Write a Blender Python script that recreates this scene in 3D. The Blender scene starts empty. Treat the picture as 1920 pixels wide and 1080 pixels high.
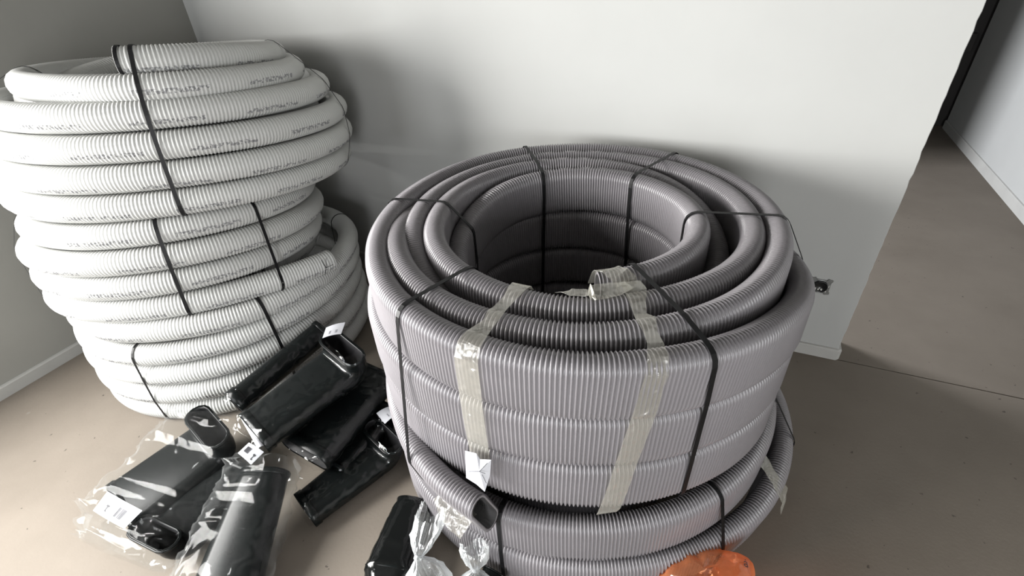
import bpy, math, random
import numpy as np
from mathutils import Vector, Matrix, noise

C = bpy.context.scene.collection
SC = bpy.context.scene
PI = math.pi
random.seed(4)

# ------------------------------------------------------------------ camera
cam_data = bpy.data.cameras.new('camera')
cam_data.sensor_width = 36.0
cam_data.lens = 925.0 / 1920.0 * 36.0
cam_data.clip_start = 0.02
cam = bpy.data.objects.new('camera', cam_data)
C.objects.link(cam)
_rows = [[0.912631, -0.190847, 0.361501], [0.405741, 0.530621, -0.744188], [-0.049794, 0.825844, 0.561696]]
_m = Matrix(_rows).to_4x4()
_m.translation = Vector((0.0, 0.0, 1.5))
cam.matrix_world = _m
SC.camera = cam

# ------------------------------------------------------------------ world, lights, exposure
world = bpy.data.worlds.new('world')
SC.world = world
world.use_nodes = True
world.node_tree.nodes['Background'].inputs[0].default_value = (0.75, 0.85, 1.0, 1)
world.node_tree.nodes['Background'].inputs[1].default_value = 0.02


def area(name, loc, target, sx, sy, power, col=(1, 1, 1)):
    l = bpy.data.lights.new(name, 'AREA')
    l.shape = 'RECTANGLE'
    l.size = sx
    l.size_y = sy
    l.energy = power
    l.color = col
    o = bpy.data.objects.new(name, l)
    C.objects.link(o)
    o.location = loc
    d = Vector(target) - Vector(loc)
    o.rotation_euler = d.to_track_quat('-Z', 'Y').to_euler()
    return o


# daylight: window in the left wall beside the camera, glazed door behind it, window of the room beyond
area('window_daylight_left', (-2.66, -0.75, 1.40), (0.0, -0.75, 1.22), 2.0, 1.2, 245, (1.0, 0.985, 0.96))
area('window_daylight_rear', (-1.75, -2.9, 1.2), (-1.2, 0.0, 0.9), 1.4, 1.5, 58, (0.96, 0.98, 1.0))
area('window_daylight_right', (1.2, -2.9, 1.0), (0.8, 0.0, 0.6), 0.8, 1.7, 62, (0.98, 0.985, 1.0))
area('window_daylight_beyond', (-2.62, 3.35, 1.3), (1.6, 3.45, 0.4), 1.3, 1.3, 230, (0.93, 0.95, 1.0))

SC.view_settings.view_transform = 'Standard'
SC.view_settings.look = 'None'
SC.view_settings.gamma = 1.0
SC.view_settings.use_curve_mapping = False
SC.view_settings.exposure = 0.64


# ------------------------------------------------------------------ materials
def mat(name, col, rough=0.6, spec=0.5, metal=0.0, noise_amt=0.0, noise_scale=8.0, bump=0.0, bump_scale=60.0, coat=0.0):
    m = bpy.data.materials.new(name)
    m.use_nodes = True
    nt = m.node_tree
    b = nt.nodes['Principled BSDF']
    b.inputs['Base Color'].default_value = (*col, 1)
    b.inputs['Roughness'].default_value = rough
    b.inputs['Specular IOR Level'].default_value = spec
    b.inputs['Metallic'].default_value = metal
    b.inputs['Coat Weight'].default_value = coat
    if noise_amt or bump:
        tc = nt.nodes.new('ShaderNodeTexCoord')
    if noise_amt:
        n = nt.nodes.new('ShaderNodeTexNoise')
        n.inputs['Scale'].default_value = noise_scale
        n.inputs['Detail'].default_value = 6
        nt.links.new(tc.outputs['Object'], n.inputs['Vector'])
        r = nt.nodes.new('ShaderNodeValToRGB')
        lo = [max(0, c * (1 - noise_amt)) for c in col]
        hi = [min(1, c * (1 + noise_amt)) for c in col]
        r.color_ramp.elements[0].position = 0.3
        r.color_ramp.elements[1].position = 0.7
        r.color_ramp.elements[0].color = (*lo, 1)
        r.color_ramp.elements[1].color = (*hi, 1)
        nt.links.new(n.outputs['Fac'], r.inputs['Fac'])
        nt.links.new(r.outputs['Color'], b.inputs['Base Color'])
    if bump:
        n2 = nt.nodes.new('ShaderNodeTexNoise')
        n2.inputs['Scale'].default_value = bump_scale
        n2.inputs['Detail'].default_value = 4
        nt.links.new(tc.outputs['Object'], n2.inputs['Vector'])
        bp = nt.nodes.new('ShaderNodeBump')
        bp.inputs['Strength'].default_value = bump
        bp.inputs['Distance'].default_value = 0.004
        nt.links.new(n2.outputs['Fac'], bp.inputs['Height'])
        nt.links.new(bp.outputs['Normal'], b.inputs['Normal'])
    return m


def floor_material():
    m = mat('screed', (0.33, 0.285, 0.235), 0.75, 0.25)
    nt = m.node_tree
    b = nt.nodes['Principled BSDF']
    tc = nt.nodes.new('ShaderNodeTexCoord')
    def nz(scale, detail, rough=0.6):
        n = nt.nodes.new('ShaderNodeTexNoise')
        n.inputs['Scale'].default_value = scale
        n.inputs['Detail'].default_value = detail
        n.inputs['Roughness'].default_value = rough
        nt.links.new(tc.outputs['Object'], n.inputs['Vector'])
        return n
    n1 = nz(1.6, 8)
    r1 = nt.nodes.new('ShaderNodeValToRGB')
    r1.color_ramp.elements[0].position = 0.32
    r1.color_ramp.elements[1].position = 0.72
    r1.color_ramp.elements[0].color = (0.131, 0.1125, 0.0925, 1)
    r1.color_ramp.elements[1].color = (0.170, 0.1475, 0.123, 1)
    nt.links.new(n1.outputs['Fac'], r1.inputs['Fac'])
    # pale plaster spots
    n2 = nz(5.5, 3)
    r2 = nt.nodes.new('ShaderNodeValToRGB')
    r2.color_ramp.elements[0].position = 0.735
    r2.color_ramp.elements[1].position = 0.765
    nt.links.new(n2.outputs['Fac'], r2.inputs['Fac'])
    mx = nt.nodes.new('ShaderNodeMix')
    mx.data_type = 'RGBA'
    mx.inputs[7].default_value = (0.2304, 0.2176, 0.1952, 1)
    nt.links.new(r2.outputs['Color'], mx.inputs[0])
    nt.links.new(r1.outputs['Color'], mx.inputs[6])
    # small dark specks
    n3 = nz(38, 2)
    r3 = nt.nodes.new('ShaderNodeValToRGB')
    r3.color_ramp.elements[0].position = 0.26
    r3.color_ramp.elements[1].position = 0.29
    r3.color_ramp.elements[0].color = (0.45, 0.45, 0.45, 1)
    r3.color_ramp.elements[1].color = (1, 1, 1, 1)
    nt.links.new(n3.outputs['Fac'], r3.inputs['Fac'])
    mx2 = nt.nodes.new('ShaderNodeMix')
    mx2.data_type = 'RGBA'
    mx2.blend_type = 'MULTIPLY'
    mx2.inputs[0].default_value = 1.0
    nt.links.new(mx.outputs[2], mx2.inputs[6])
    nt.links.new(r3.outputs['Color'], mx2.inputs[7])
    nt.links.new(mx2.outputs[2], b.inputs['Base Color'])
    n4 = nz(90, 5)
    bp = nt.nodes.new('ShaderNodeBump')
    bp.inputs['Strength'].default_value = 0.25
    bp.inputs['Distance'].default_value = 0.002
    nt.links.new(n4.outputs['Fac'], bp.inputs['Height'])
    nt.links.new(bp.outputs['Normal'], b.inputs['Normal'])
    return m


def film_material(name, tint, cover, gloss, milk=(0.56, 0.575, 0.575), rough=0.10, scale=17):
    """clear plastic film: mostly see-through, milky where it is seen edge-on, shiny creases"""
    m = bpy.data.materials.new(name)
    m.use_nodes = True
    nt = m.node_tree
    nt.nodes.remove(nt.nodes['Principled BSDF'])
    out = nt.nodes['Material Output']
    tr = nt.nodes.new('ShaderNodeBsdfTransparent')
    tr.inputs['Color'].default_value = (*tint, 1)
    df = nt.nodes.new('ShaderNodeBsdfDiffuse')
    df.inputs['Color'].default_value = (*milk, 1)
    tl = nt.nodes.new('ShaderNodeBsdfTranslucent')
    tl.inputs['Color'].default_value = (*milk, 1)
    md = nt.nodes.new('ShaderNodeMixShader')
    md.inputs[0].default_value = 0.4
    nt.links.new(df.outputs[0], md.inputs[1])
    nt.links.new(tl.outputs[0], md.inputs[2])
    gl = nt.nodes.new('ShaderNodeBsdfGlossy')
    gl.inputs['Roughness'].default_value = rough
    lw = nt.nodes.new('ShaderNodeLayerWeight')
    lw.inputs['Blend'].default_value = 0.35
    tc = nt.nodes.new('ShaderNodeTexCoord')
    n = nt.nodes.new('ShaderNodeTexNoise')
    n.noise_type = 'RIDGED_MULTIFRACTAL'
    n.inputs['Scale'].default_value = scale
    n.inputs['Detail'].default_value = 3
    nt.links.new(tc.outputs['Object'], n.inputs['Vector'])
    bp = nt.nodes.new('ShaderNodeBump')
    bp.inputs['Strength'].default_value = 0.5
    bp.inputs['Distance'].default_value = 0.02
    nt.links.new(n.outputs['Fac'], bp.inputs['Height'])
    nt.links.new(bp.outputs['Normal'], gl.inputs['Normal'])
    mul = nt.nodes.new('ShaderNodeMath')
    mul.operation = 'MULTIPLY_ADD'
    mul.inputs[1].default_value = cover * 3.4
    mul.inputs[2].default_value = cover * 0.4
    nt.links.new(lw.outputs['Facing'], mul.inputs[0])
    m1 = nt.nodes.new('ShaderNodeMixShader')
    nt.links.new(mul.outputs[0], m1.inputs[0])
    nt.links.new(tr.outputs[0], m1.inputs[1])
    nt.links.new(md.outputs[0], m1.inputs[2])
    g2 = nt.nodes.new('ShaderNodeMath')
    g2.operation = 'MULTIPLY_ADD'
    g2.inputs[1].default_value = gloss * 2.0
    g2.inputs[2].default_value = gloss
    nt.links.new(lw.outputs['Fresnel'], g2.inputs[0])
    m2 = nt.nodes.new('ShaderNodeMixShader')
    nt.links.new(g2.outputs[0], m2.inputs[0])
    nt.links.new(m1.outputs[0], m2.inputs[1])
    nt.links.new(gl.outputs[0], m2.inputs[2])
    nt.links.new(m2.outputs[0], out.inputs['Surface'])
    return m


def white_pipe_material():
    m = mat('white_pipe', (0.43, 0.434, 0.422), 0.42, 0.3)
    nt = m.node_tree
    b = nt.nodes['Principled BSDF']
    b.inputs['Subsurface Weight'].default_value = 0.1
    b.inputs['Subsurface Radius'].default_value = (0.01, 0.01, 0.01)
    uv = nt.nodes.new('ShaderNodeUVMap')
    sep = nt.nodes.new('ShaderNodeSeparateXYZ')
    nt.links.new(uv.outputs[0], sep.inputs[0])

    def M(op, a, bb=None, c=None):
        n = nt.nodes.new('ShaderNodeMath')
        n.operation = op
        for i, v in enumerate((a, bb, c)):
            if v is None:
                continue
            if isinstance(v, (int, float)):
                n.inputs[i].default_value = v
            else:
                nt.links.new(v, n.inputs[i])
        return n.outputs[0]
    u, v = sep.outputs[0], sep.outputs[1]
    # line of small grey print along the pipe, in runs
    run = M('LESS_THAN', M('FRACT', M('DIVIDE', u, 0.31)), 0.62)
    band = M('LESS_THAN', M('ABSOLUTE', M('SUBTRACT', v, 0.5)), 0.5)
    cmb = nt.nodes.new('ShaderNodeCombineXYZ')
    nt.links.new(M('MULTIPLY', u, 150.0), cmb.inputs[0])
    nt.links.new(M('MULTIPLY', v, 1.6), cmb.inputs[1])
    nz = nt.nodes.new('ShaderNodeTexNoise')
    nz.inputs['Scale'].default_value = 1.0
    nz.inputs['Detail'].default_value = 1.5
    nt.links.new(cmb.outputs[0], nz.inputs['Vector'])
    ink = M('GREATER_THAN', nz.outputs['Fac'], 0.50)
    f = M('MULTIPLY', M('MULTIPLY', run, band), ink)
    f = M('MULTIPLY', f, 0.75)
    mx = nt.nodes.new('ShaderNodeMix')
    mx.data_type = 'RGBA'
    mx.inputs[6].default_value = (0.43, 0.434, 0.422, 1)
    mx.inputs[7].default_value = (0.12, 0.12, 0.13, 1)
    nt.links.new(f, mx.inputs[0])
    nt.links.new(mx.outputs[2], b.inputs['Base Color'])
    return m


MT = dict(
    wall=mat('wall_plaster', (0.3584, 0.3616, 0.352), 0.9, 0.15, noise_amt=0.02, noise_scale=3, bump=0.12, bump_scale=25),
    wall_shaded=mat('wall_plaster_shaded', (0.256, 0.2528, 0.2336), 0.9, 0.15, noise_amt=0.03, noise_scale=3, bump=0.12, bump_scale=25),  # same plaster in a darker tone, putting the left wall's shade into colour
    skirting=mat('skirting_plaster', (0.3456, 0.3424, 0.3264), 0.8, 0.2, noise_amt=0.04, noise_scale=9, bump=0.15),
    ceiling=mat('ceiling_dark', (0.0768, 0.07552, 0.0704), 0.9, 0.1, noise_amt=0.05),  # unseen ceiling and rear wall, toned dark to cut bounced light
    screed=floor_material(),
    crack=mat('joint_dark', (0.05, 0.045, 0.04), 0.9, 0.1),
    unlit_doorway=mat('unlit_doorway', (0.018, 0.016, 0.015), 0.6, 0.3),  # near-black colour stands for the lack of light past the hall
    grey=mat('grey_pipe', (0.190, 0.181, 0.191), 0.33, 0.58, noise_amt=0.05, noise_scale=4),
    grey_in=mat('grey_pipe_bore', (0.0512, 0.04992, 0.0512), 0.6, 0.3),
    white=white_pipe_material(),
    white_in=mat('white_pipe_bore', (0.1024, 0.1024, 0.1024), 0.6, 0.3),
    strap=mat('strap_black', (0.006, 0.006, 0.0065), 0.45, 0.18, noise_amt=0.2, noise_scale=40),
    black=mat('black_plastic', (0.0035, 0.0045, 0.0045), 0.26, 0.13, noise_amt=0.15, noise_scale=14, bump=0.03, bump_scale=45),
    black_in=mat('black_plastic_inside', (0.006, 0.006, 0.007), 0.6, 0.3),
    shrink=mat('black_film', (0.004, 0.0045, 0.0045), 0.12, 0.25, bump=0.5, bump_scale=22),
    label=mat('label_paper', (0.384, 0.3904, 0.416), 0.55, 0.3),
    ink=mat('label_ink', (0.03, 0.03, 0.035), 0.6, 0.3),
    greyink=mat('label_grey_ink', (0.192, 0.192, 0.2112), 0.6, 0.3),
    tape=film_material('clear_tape', (0.99, 0.985, 0.955), 0.12, 0.05, (0.66, 0.65, 0.60), 0.22, 45),
    film=film_material('clear_film', (0.985, 0.99, 0.99), 0.020, 0.013),
    tight=film_material('clear_tight_film', (0.99, 0.99, 0.99), 0.0, 0.022, (0.56, 0.575, 0.575), 0.07, 24),
    milky=film_material('milky_film', (0.95, 0.96, 0.96), 0.30, 0.12, (0.56, 0.58, 0.59)),
    orange=film_material('orange_film', (1.0, 0.66, 0.46), 0.34, 0.05, (0.80, 0.29, 0.13)),
    metal=mat('galvanised', (0.2688, 0.2752, 0.2688), 0.35, 0.5, metal=0.85, noise_amt=0.1, noise_scale=60),
    socket=mat('socket_black', (0.012, 0.012, 0.012), 0.25, 0.5),
    brass=mat('bright_metal', (0.512, 0.5056, 0.48), 0.2, 0.5, metal=0.7),
)


# ------------------------------------------------------------------ helpers
def link(name, me, m, parent=None, smooth=True):
    o = bpy.data.objects.new(name, me)
    if m is not None:
        for k in (m if isinstance(m, (list, tuple)) else [m]):
            me.materials.append(k)
    if smooth:
        me.polygons.foreach_set('use_smooth', np.ones(len(me.polygons), dtype=bool))
    C.objects.link(o)
    if parent is not None:
        o.parent = parent
    return o


def mesh(name, v, f, m, parent=None, smooth=True):
    me = bpy.data.meshes.new(name)
    org = Vector((0, 0, 0))
    vv = [tuple(p) for p in v]
    if parent is not None:
        inv = world_of(parent).inverted()
        vv = [tuple(inv @ Vector(p)) for p in vv]
    me.from_pydata(vv, [], [tuple(int(i) for i in q) for q in f])
    me.validate()
    me.update()
    return link(name, me, m, parent, smooth)


def world_of(o):
    mtx = Matrix.LocRotScale(o.location, o.rotation_euler, o.scale)
    return world_of(o.parent) @ mtx if o.parent else mtx


def thing(name, label, cat, loc, group=None):
    o = bpy.data.objects.new(name, None)
    o.empty_display_size = 0.05
    o.location = loc
    C.objects.link(o)
    return tag(o, label, cat, group)


def tag(o, label, cat, group=None):
    o['label'] = label
    o['category'] = cat
    if group:
        o['group'] = group
    return o


def struct(o):
    o['kind'] = 'structure'
    return o


def box(name, lo, hi, m, parent=None, bevel=0.0, smooth=False):
    import bmesh
    bm = bmesh.new()
    bmesh.ops.create_cube(bm, size=1.0)
    c = [(a + b) / 2 for a, b in zip(lo, hi)]
    s = [b - a for a, b in zip(lo, hi)]
    for v in bm.verts:
        v.co = Vector((c[0] + v.co.x * s[0], c[1] + v.co.y * s[1], c[2] + v.co.z * s[2]))
    if bevel:
        bmesh.ops.bevel(bm, geom=bm.edges[:], offset=bevel, segments=2, affect='EDGES', profile=0.7)
    if parent is not None:
        bmesh.ops.transform(bm, matrix=world_of(parent).inverted(), verts=bm.verts)
    me = bpy.data.meshes.new(name)
    bm.to_mesh(me)
    bm.free()
    return link(name, me, m, parent, smooth)


def quads(n, k, closed_k=True, closed_n=False, off=0):
    """faces of an n x k grid of rings"""
    i = np.arange(n if closed_n else n - 1)
    j = np.arange(k if closed_k else k - 1)
    I, J = np.meshgrid(i, j, indexing='ij')
    I2 = (I + 1) % n
    J2 = (J + 1) % k
    return np.stack([I * k + J, I * k + J2, I2 * k + J2, I2 * k + J], -1).reshape(-1, 4) + off


def fast_mesh(name, V, Q, m, parent=None, uv=None, mat_idx=None):
    if parent is not None:
        inv = np.array(world_of(parent).inverted())
        V = V @ inv[:3, :3].T + inv[:3, 3]
    me = bpy.data.meshes.new(name)
    me.vertices.add(len(V))
    me.vertices.foreach_set('co', np.ascontiguousarray(V, dtype=np.float32).ravel())
    me.loops.add(Q.size)
    me.loops.foreach_set('vertex_index', np.ascontiguousarray(Q, dtype=np.int32).ravel())
    me.polygons.add(len(Q))
    me.polygons.foreach_set('loop_start', np.arange(0, Q.size, 4, dtype=np.int32))
    me.polygons.foreach_set('loop_total', np.full(len(Q), 4, dtype=np.int32))
    if uv is not None:
        l = me.uv_layers.new(name='UVMap')
        l.data.foreach_set('uv', np.ascontiguousarray(uv[Q.ravel()], dtype=np.float32).ravel())
    me.update(calc_edges=True)
    o = link(name, me, m, parent)
    if mat_idx is not None:
        me.polygons.foreach_set('material_index', mat_idx.astype(np.int32))
    return o


def spline(t, keys):
    """smooth (Catmull-Rom) interpolation of rows keys[:,1:] over keys[:,0]"""
    K = np.array(keys, float)
    x, Y = K[:, 0], K[:, 1:]
    m = np.zeros_like(Y)
    m[1:-1] = (Y[2:] - Y[:-2]) / (x[2:] - x[:-2])[:, None]
    m[0] = (Y[1] - Y[0]) / (x[1] - x[0])
    m[-1] = (Y[-1] - Y[-2]) / (x[-1] - x[-2])
    i = np.clip(np.searchsorted(x, t) - 1, 0, len(x) - 2)
    h = x[i + 1] - x[i]
    s = ((t - x[i]) / h)[:, None]
    h = h[:, None]
    return ((2 * s**3 - 3 * s**2 + 1) * Y[i] + (s**3 - 2 * s**2 + s) * h * m[i] +
            (-2 * s**3 + 3 * s**2) * Y[i + 1] + (s**3 - s**2) * h * m[i + 1])


def frame(n):
    n = np.array(n, float)
    n /= np.linalg.norm(n)
    e1 = np.array([1.0, 0, 0]) - n * n[0]
    e1 /= np.linalg.norm(e1)
    return e1, np.cross(n, e1), n


def stadium(a, b, k=6):
    """section outline: half thickness a (radial), half height b; returns points and outward normals"""
    P, N = [], []
    for sgn, cz in ((1, b - a), (-1, -(b - a))):
        for i in range(k + 1):
            t = (PI * i / k) if sgn > 0 else (PI + PI * i / k)
            P.append((a * math.cos(t), cz + a * math.sin(t)))
            N.append((math.cos(t), math.sin(t)))
    return np.array(P), np.array(N)


def circle_sec(r, k=16):
    t = np.arange(k) / k * 2 * PI
    N = np.c_[np.cos(t), np.sin(t)]
    return N * r, N


def pipe(name, coil, keys, parent, sec, pitch, depth, m, per=4, uvcfg=None, bore=None, lip=(False, False), smoothness=None):
    """corrugated pipe along a path given in polar keys (deg, R, height, lean) round the coil's axis"""
    c, (e1, e2, n) = coil
    T = np.linspace(keys[0][0], keys[-1][0], 1500)
    K = spline(T, keys)
    def pos(T, K):
        a = np.radians(T)
        rad = np.cos(a)[:, None] * e1 + np.sin(a)[:, None] * e2
        return c + rad * K[:, :1] + n * K[:, 1:2], rad
    P, _ = pos(T, K)
    s = np.r_[0, np.cumsum(np.linalg.norm(np.diff(P, axis=0), axis=1))]
    L = s[-1]
    cnt = int(L / pitch) * per + 1
    ss = np.linspace(0, L, cnt)
    T2 = np.interp(ss, s, T)
    K2 = spline(T2, keys)
    P, rad = pos(T2, K2)
    tan = np.gradient(P, axis=0)
    tan /= np.linalg.norm(tan, axis=1)[:, None]
    up = np.tile(n, (cnt, 1))
    rad = rad - tan * np.sum(rad * tan, 1)[:, None]
    rad /= np.linalg.norm(rad, axis=1)[:, None]
    up = np.cross(tan, rad)
    up *= np.sign(up @ n)[:, None]
    ln = K2[:, 2:3] if K2.shape[1] > 2 else np.zeros((cnt, 1))
    r2 = rad * np.cos(ln) + up * np.sin(ln)
    u2 = up * np.cos(ln) - rad * np.sin(ln)
    prof = {4: [-1.0, -0.05, 0.6, -0.05], 3: [-1.0, 0.5, 0.5], 2: [-0.9, 0.5]}[per]
    amp = depth * np.array([prof[i % per] for i in range(cnt)])
    S, N = sec
    off = S[None, :, :] + N[None, :, :] * amp[:, None, None]
    V = P[:, None, :] + off[:, :, :1] * r2[:, None, :] + off[:, :, 1:] * u2[:, None, :]
    k = len(S)
    Q = quads(cnt, k)
    VV = [V.reshape(-1, 3)]
    QQ = [Q]
    mi = [np.zeros(len(Q))]
    uv = None
    if uvcfg is not None:
        v0, u0 = uvcfg
        vv = (np.arange(k) / k)
        # band coordinate: 0..1 across a narrow strip of the section
        w = ((vv - v0 + 0.5) % 1.0 - 0.5) / 0.055 + 0.5
        uv = np.stack(np.broadcast_arrays((ss + u0)[:, None], w[None, :]), -1).reshape(-1, 2)
    base = cnt * k
    for end, flag in ((0, lip[0]), (cnt - 1, lip[1])):
        if not flag:
            continue
        sgn = 1 if end == 0 else -1
        ring_o = P[end] + (S[:, :1] + N[:, :1] * depth * 0.6) * r2[end] + (S[:, 1:] + N[:, 1:] * depth * 0.6) * u2[end] - tan[end] * sgn * 0.003
        wall = 0.006
        ring_i = P[end] + (S[:, :1] - N[:, :1] * wall) * r2[end] + (S[:, 1:] - N[:, 1:] * wall) * u2[end] - tan[end] * sgn * 0.003
        e2i = end + sgn * min(cnt - 2, per * 12)
        ring_d = P[e2i] + (S[:, :1] - N[:, :1] * wall) * r2[e2i] + (S[:, 1:] - N[:, 1:] * wall) * u2[e2i]
        ring_c = P[e2i] + 0.02 * S[:, :1] * r2[e2i] + 0.02 * S[:, 1:] * u2[e2i]
        rows = [V[end], ring_o, ring_i, ring_d, ring_c]
        VV.append(np.concatenate(rows))
        q = quads(5, k, off=base)
        QQ.append(q)
        mi.append(np.r_[np.zeros(2 * k), np.ones(2 * k)])
        if uv is not None:
            uv = np.r_[uv, np.full((5 * k, 2), -9.0)]
        base += 5 * k
    return fast_mesh(name, np.concatenate(VV), np.concatenate(QQ), [m, bore] if bore else m, parent, uv, np.concatenate(mi) if bore else None)


def section_points(coil, keysets, th, sec, depth):
    """points (r, h) of all pipe sections cut by the half-plane at angle th"""
    pts = []
    S, N = sec
    E = S + N * depth
    for keys in keysets:
        t = th
        while t - 360 > keys[0][0]:
            t -= 360
        while t < keys[0][0]:
            t += 360
        while t <= keys[-1][0]:
            k = spline(np.array([t]), keys)[0]
            ln = k[2] if len(k) > 2 else 0
            r = E[:, 0] * math.cos(ln) - E[:, 1] * math.sin(ln) + k[0]
            h = E[:, 1] * math.cos(ln) + E[:, 0] * math.sin(ln) + k[1]
            pts += list(zip(r, h))
            t += 360
    return pts


def hull(pts):
    pts = sorted(set((round(a, 5), round(b, 5)) for a, b in pts))
    def half(ps):
        h = []
        for p in ps:
            while len(h) > 1 and (h[-1][0] - h[-2][0]) * (p[1] - h[-2][1]) - (h[-1][1] - h[-2][1]) * (p[0] - h[-2][0]) <= 0:
                h.pop()
            h.append(p)
        return h
    lo = half(pts)
    hi = half(pts[::-1])
    return lo[:-1] + hi[:-1]


def ribbon(name, pts, side, m, parent, width, thick, nrm=None, closed=False, twist=None):
    """thin strip along pts; side = across direction"""
    P = np.array(pts, float)
    n = len(P)
    if closed:
        tan = np.roll(P, -1, 0) - np.roll(P, 1, 0)
    else:
        tan = np.gradient(P, axis=0)
    tan /= np.linalg.norm(tan, axis=1)[:, None] + 1e-12
    S = np.broadcast_to(np.array(side, float), (n, 3)).copy()
    S -= tan * np.sum(S * tan, 1)[:, None]
    S /= np.linalg.norm(S, axis=1)[:, None]
    Nn = np.cross(tan, S)
    if twist is not None:
        tw = np.broadcast_to(np.array(twist, float), (n,))[:, None]
        S, Nn = S * np.cos(tw) + Nn * np.sin(tw), Nn * np.cos(tw) - S * np.sin(tw)
    w = np.broadcast_to(np.array(width, float), (n,))[:, None] / 2
    t = thick / 2
    ring = np.stack([P - S * w - Nn * t, P + S * w - Nn * t, P + S * w + Nn * t, P - S * w + Nn * t], 1)
    Q = quads(n, 4, closed_n=closed)
    if not closed:
        Q = np.r_[Q, [[0, 1, 2, 3]], [[(n - 1) * 4 + 3, (n - 1) * 4 + 2, (n - 1) * 4 + 1, (n - 1) * 4]]]
    o = fast_mesh(name, ring.reshape(-1, 3), Q, m, parent)
    o.data.polygons.foreach_set('use_smooth', np.zeros(len(Q), dtype=bool))
    return o


def strap_loop(coil, keysets, th, sec, depth, parent, width=0.011, gap=0.0015, name='strap', skew=0.0):
    """a tight packing strap: convex outline of the cut sections, as a closed band"""
    c, (e1, e2, n) = coil
    h = hull(section_points(coil, keysets, th, sec, depth))
    H = np.array(h)
    H = H + (H - H.mean(0)) / np.linalg.norm(H - H.mean(0), axis=1)[:, None] * gap
    # resample so that it bends smoothly
    Hc = np.r_[H, H[:1]]
    s = np.r_[0, np.cumsum(np.linalg.norm(np.diff(Hc, axis=0), axis=1))]
    q = np.linspace(0, s[-1], 121)[:-1]
    R, Z = np.interp(q, s, Hc[:, 0]), np.interp(q, s, Hc[:, 1])
    a = np.radians(th) + skew * (Z - Z.max())
    pts = c + R[:, None] * (np.cos(a)[:, None] * e1 + np.sin(a)[:, None] * e2) + Z[:, None] * n
    a0 = math.radians(th)
    side = -math.sin(a0) * e1 + math.cos(a0) * e2
    return ribbon(name, pts, side, MT['strap'], parent, width, 0.0012, closed=True)


def ridged(x, y, z):
    return abs(noise.noise(Vector((x, y, z))))

# ------------------------------------------------------------------ room
def boxes(name, lst, m):
    V, F = [], []
    for lo, hi in lst:
        b = len(V)
        for z in (lo[2], hi[2]):
            V += [(lo[0], lo[1], z), (hi[0], lo[1], z), (hi[0], hi[1], z), (lo[0], hi[1], z)]
        F += [(b, b + 3, b + 2, b + 1), (b + 4, b + 5, b + 6, b + 7), (b, b + 1, b + 5, b + 4), (b + 1, b + 2, b + 6, b + 5),
              (b + 2, b + 3, b + 7, b + 6), (b + 3, b, b + 4, b + 7)]
    return struct(mesh(name, V, F, m, None, False))


WX, WY, EX, HX = -2.72, 1.967, 0.553, 1.668
struct(box('floor', (WX - 0.2, -3.4, -0.12), (HX + 0.2, WY - 0.007, 0.0), MT['screed']))
struct(box('floor_hall', (WX - 0.2, WY - 0.001, -0.12), (HX + 0.2, 6.2, 0.0), MT['screed']))
struct(box('trim_1', (WX - 0.2, WY - 0.03, -0.13), (HX + 0.2, WY + 0.03, -0.012), MT['crack']))
struct(box('ceiling', (WX - 0.2, -3.4, 2.6), (HX + 0.2, 6.2, 2.75), MT['ceiling']))
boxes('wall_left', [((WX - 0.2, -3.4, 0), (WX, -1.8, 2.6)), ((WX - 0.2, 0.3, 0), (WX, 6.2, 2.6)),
                    ((WX - 0.2, -1.8, 0), (WX, 0.3, 0.8)), ((WX - 0.2, -1.8, 2.42), (WX, 0.3, 2.6))], MT['wall_shaded'])
boxes('wall_rear', [((WX, -3.4, 0), (-2.5, -3.2, 2.6)), ((-1.0, -3.4, 0), (0.4, -3.2, 2.6)), ((0.4, -3.4, 2.0), (HX, -3.2, 2.6)), ((-2.5, -3.4, 2.1), (-1.0, -3.2, 2.6)), ((-2.5, -3.4, 0), (-1.0, -3.2, 0.4))], MT['ceiling'])
boxes('wall_right', [((HX, -3.4, 0), (HX + 0.2, 5.65, 2.6))], MT['wall'])
boxes('wall_end', [((WX, 6.0, 0), (HX + 0.2, 6.2, 2.6))], MT['wall_shaded'])


def rough_wall():
    """back wall slab whose free end keeps a slightly ragged plaster arris"""
    zs = np.linspace(0, 2.6, 105)
    rng = np.random.RandomState(3)
    V, F = [], []
    for i, z in enumerate(zs):
        d = rng.uniform(-0.0015, 0.001) + 0.0008 * math.sin(z * 9) + (rng.uniform(-0.003, 0) if rng.rand() < 0.12 else 0)
        V += [(WX, WY, z), (EX - 0.002 + d, WY, z), (EX + d, WY + 0.002, z), (EX + d, WY + 0.13, z), (WX, WY + 0.13, z)]
        if i:
            a, b = (i - 1) * 5, i * 5
            F += [(a + j, a + (j + 1) % 5, b + (j + 1) % 5, b + j) for j in range(5)]
    F += [(4, 3, 2, 1, 0), tuple(range(len(V) - 5, len(V)))]
    return struct(mesh('wall_back', V, F, MT['wall'], None, False))


rough_wall()
boxes('wall_partition', [((WX, 4.4, 0), (EX - 0.25, 4.55, 2.6))], MT['wall_shaded'])


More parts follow.
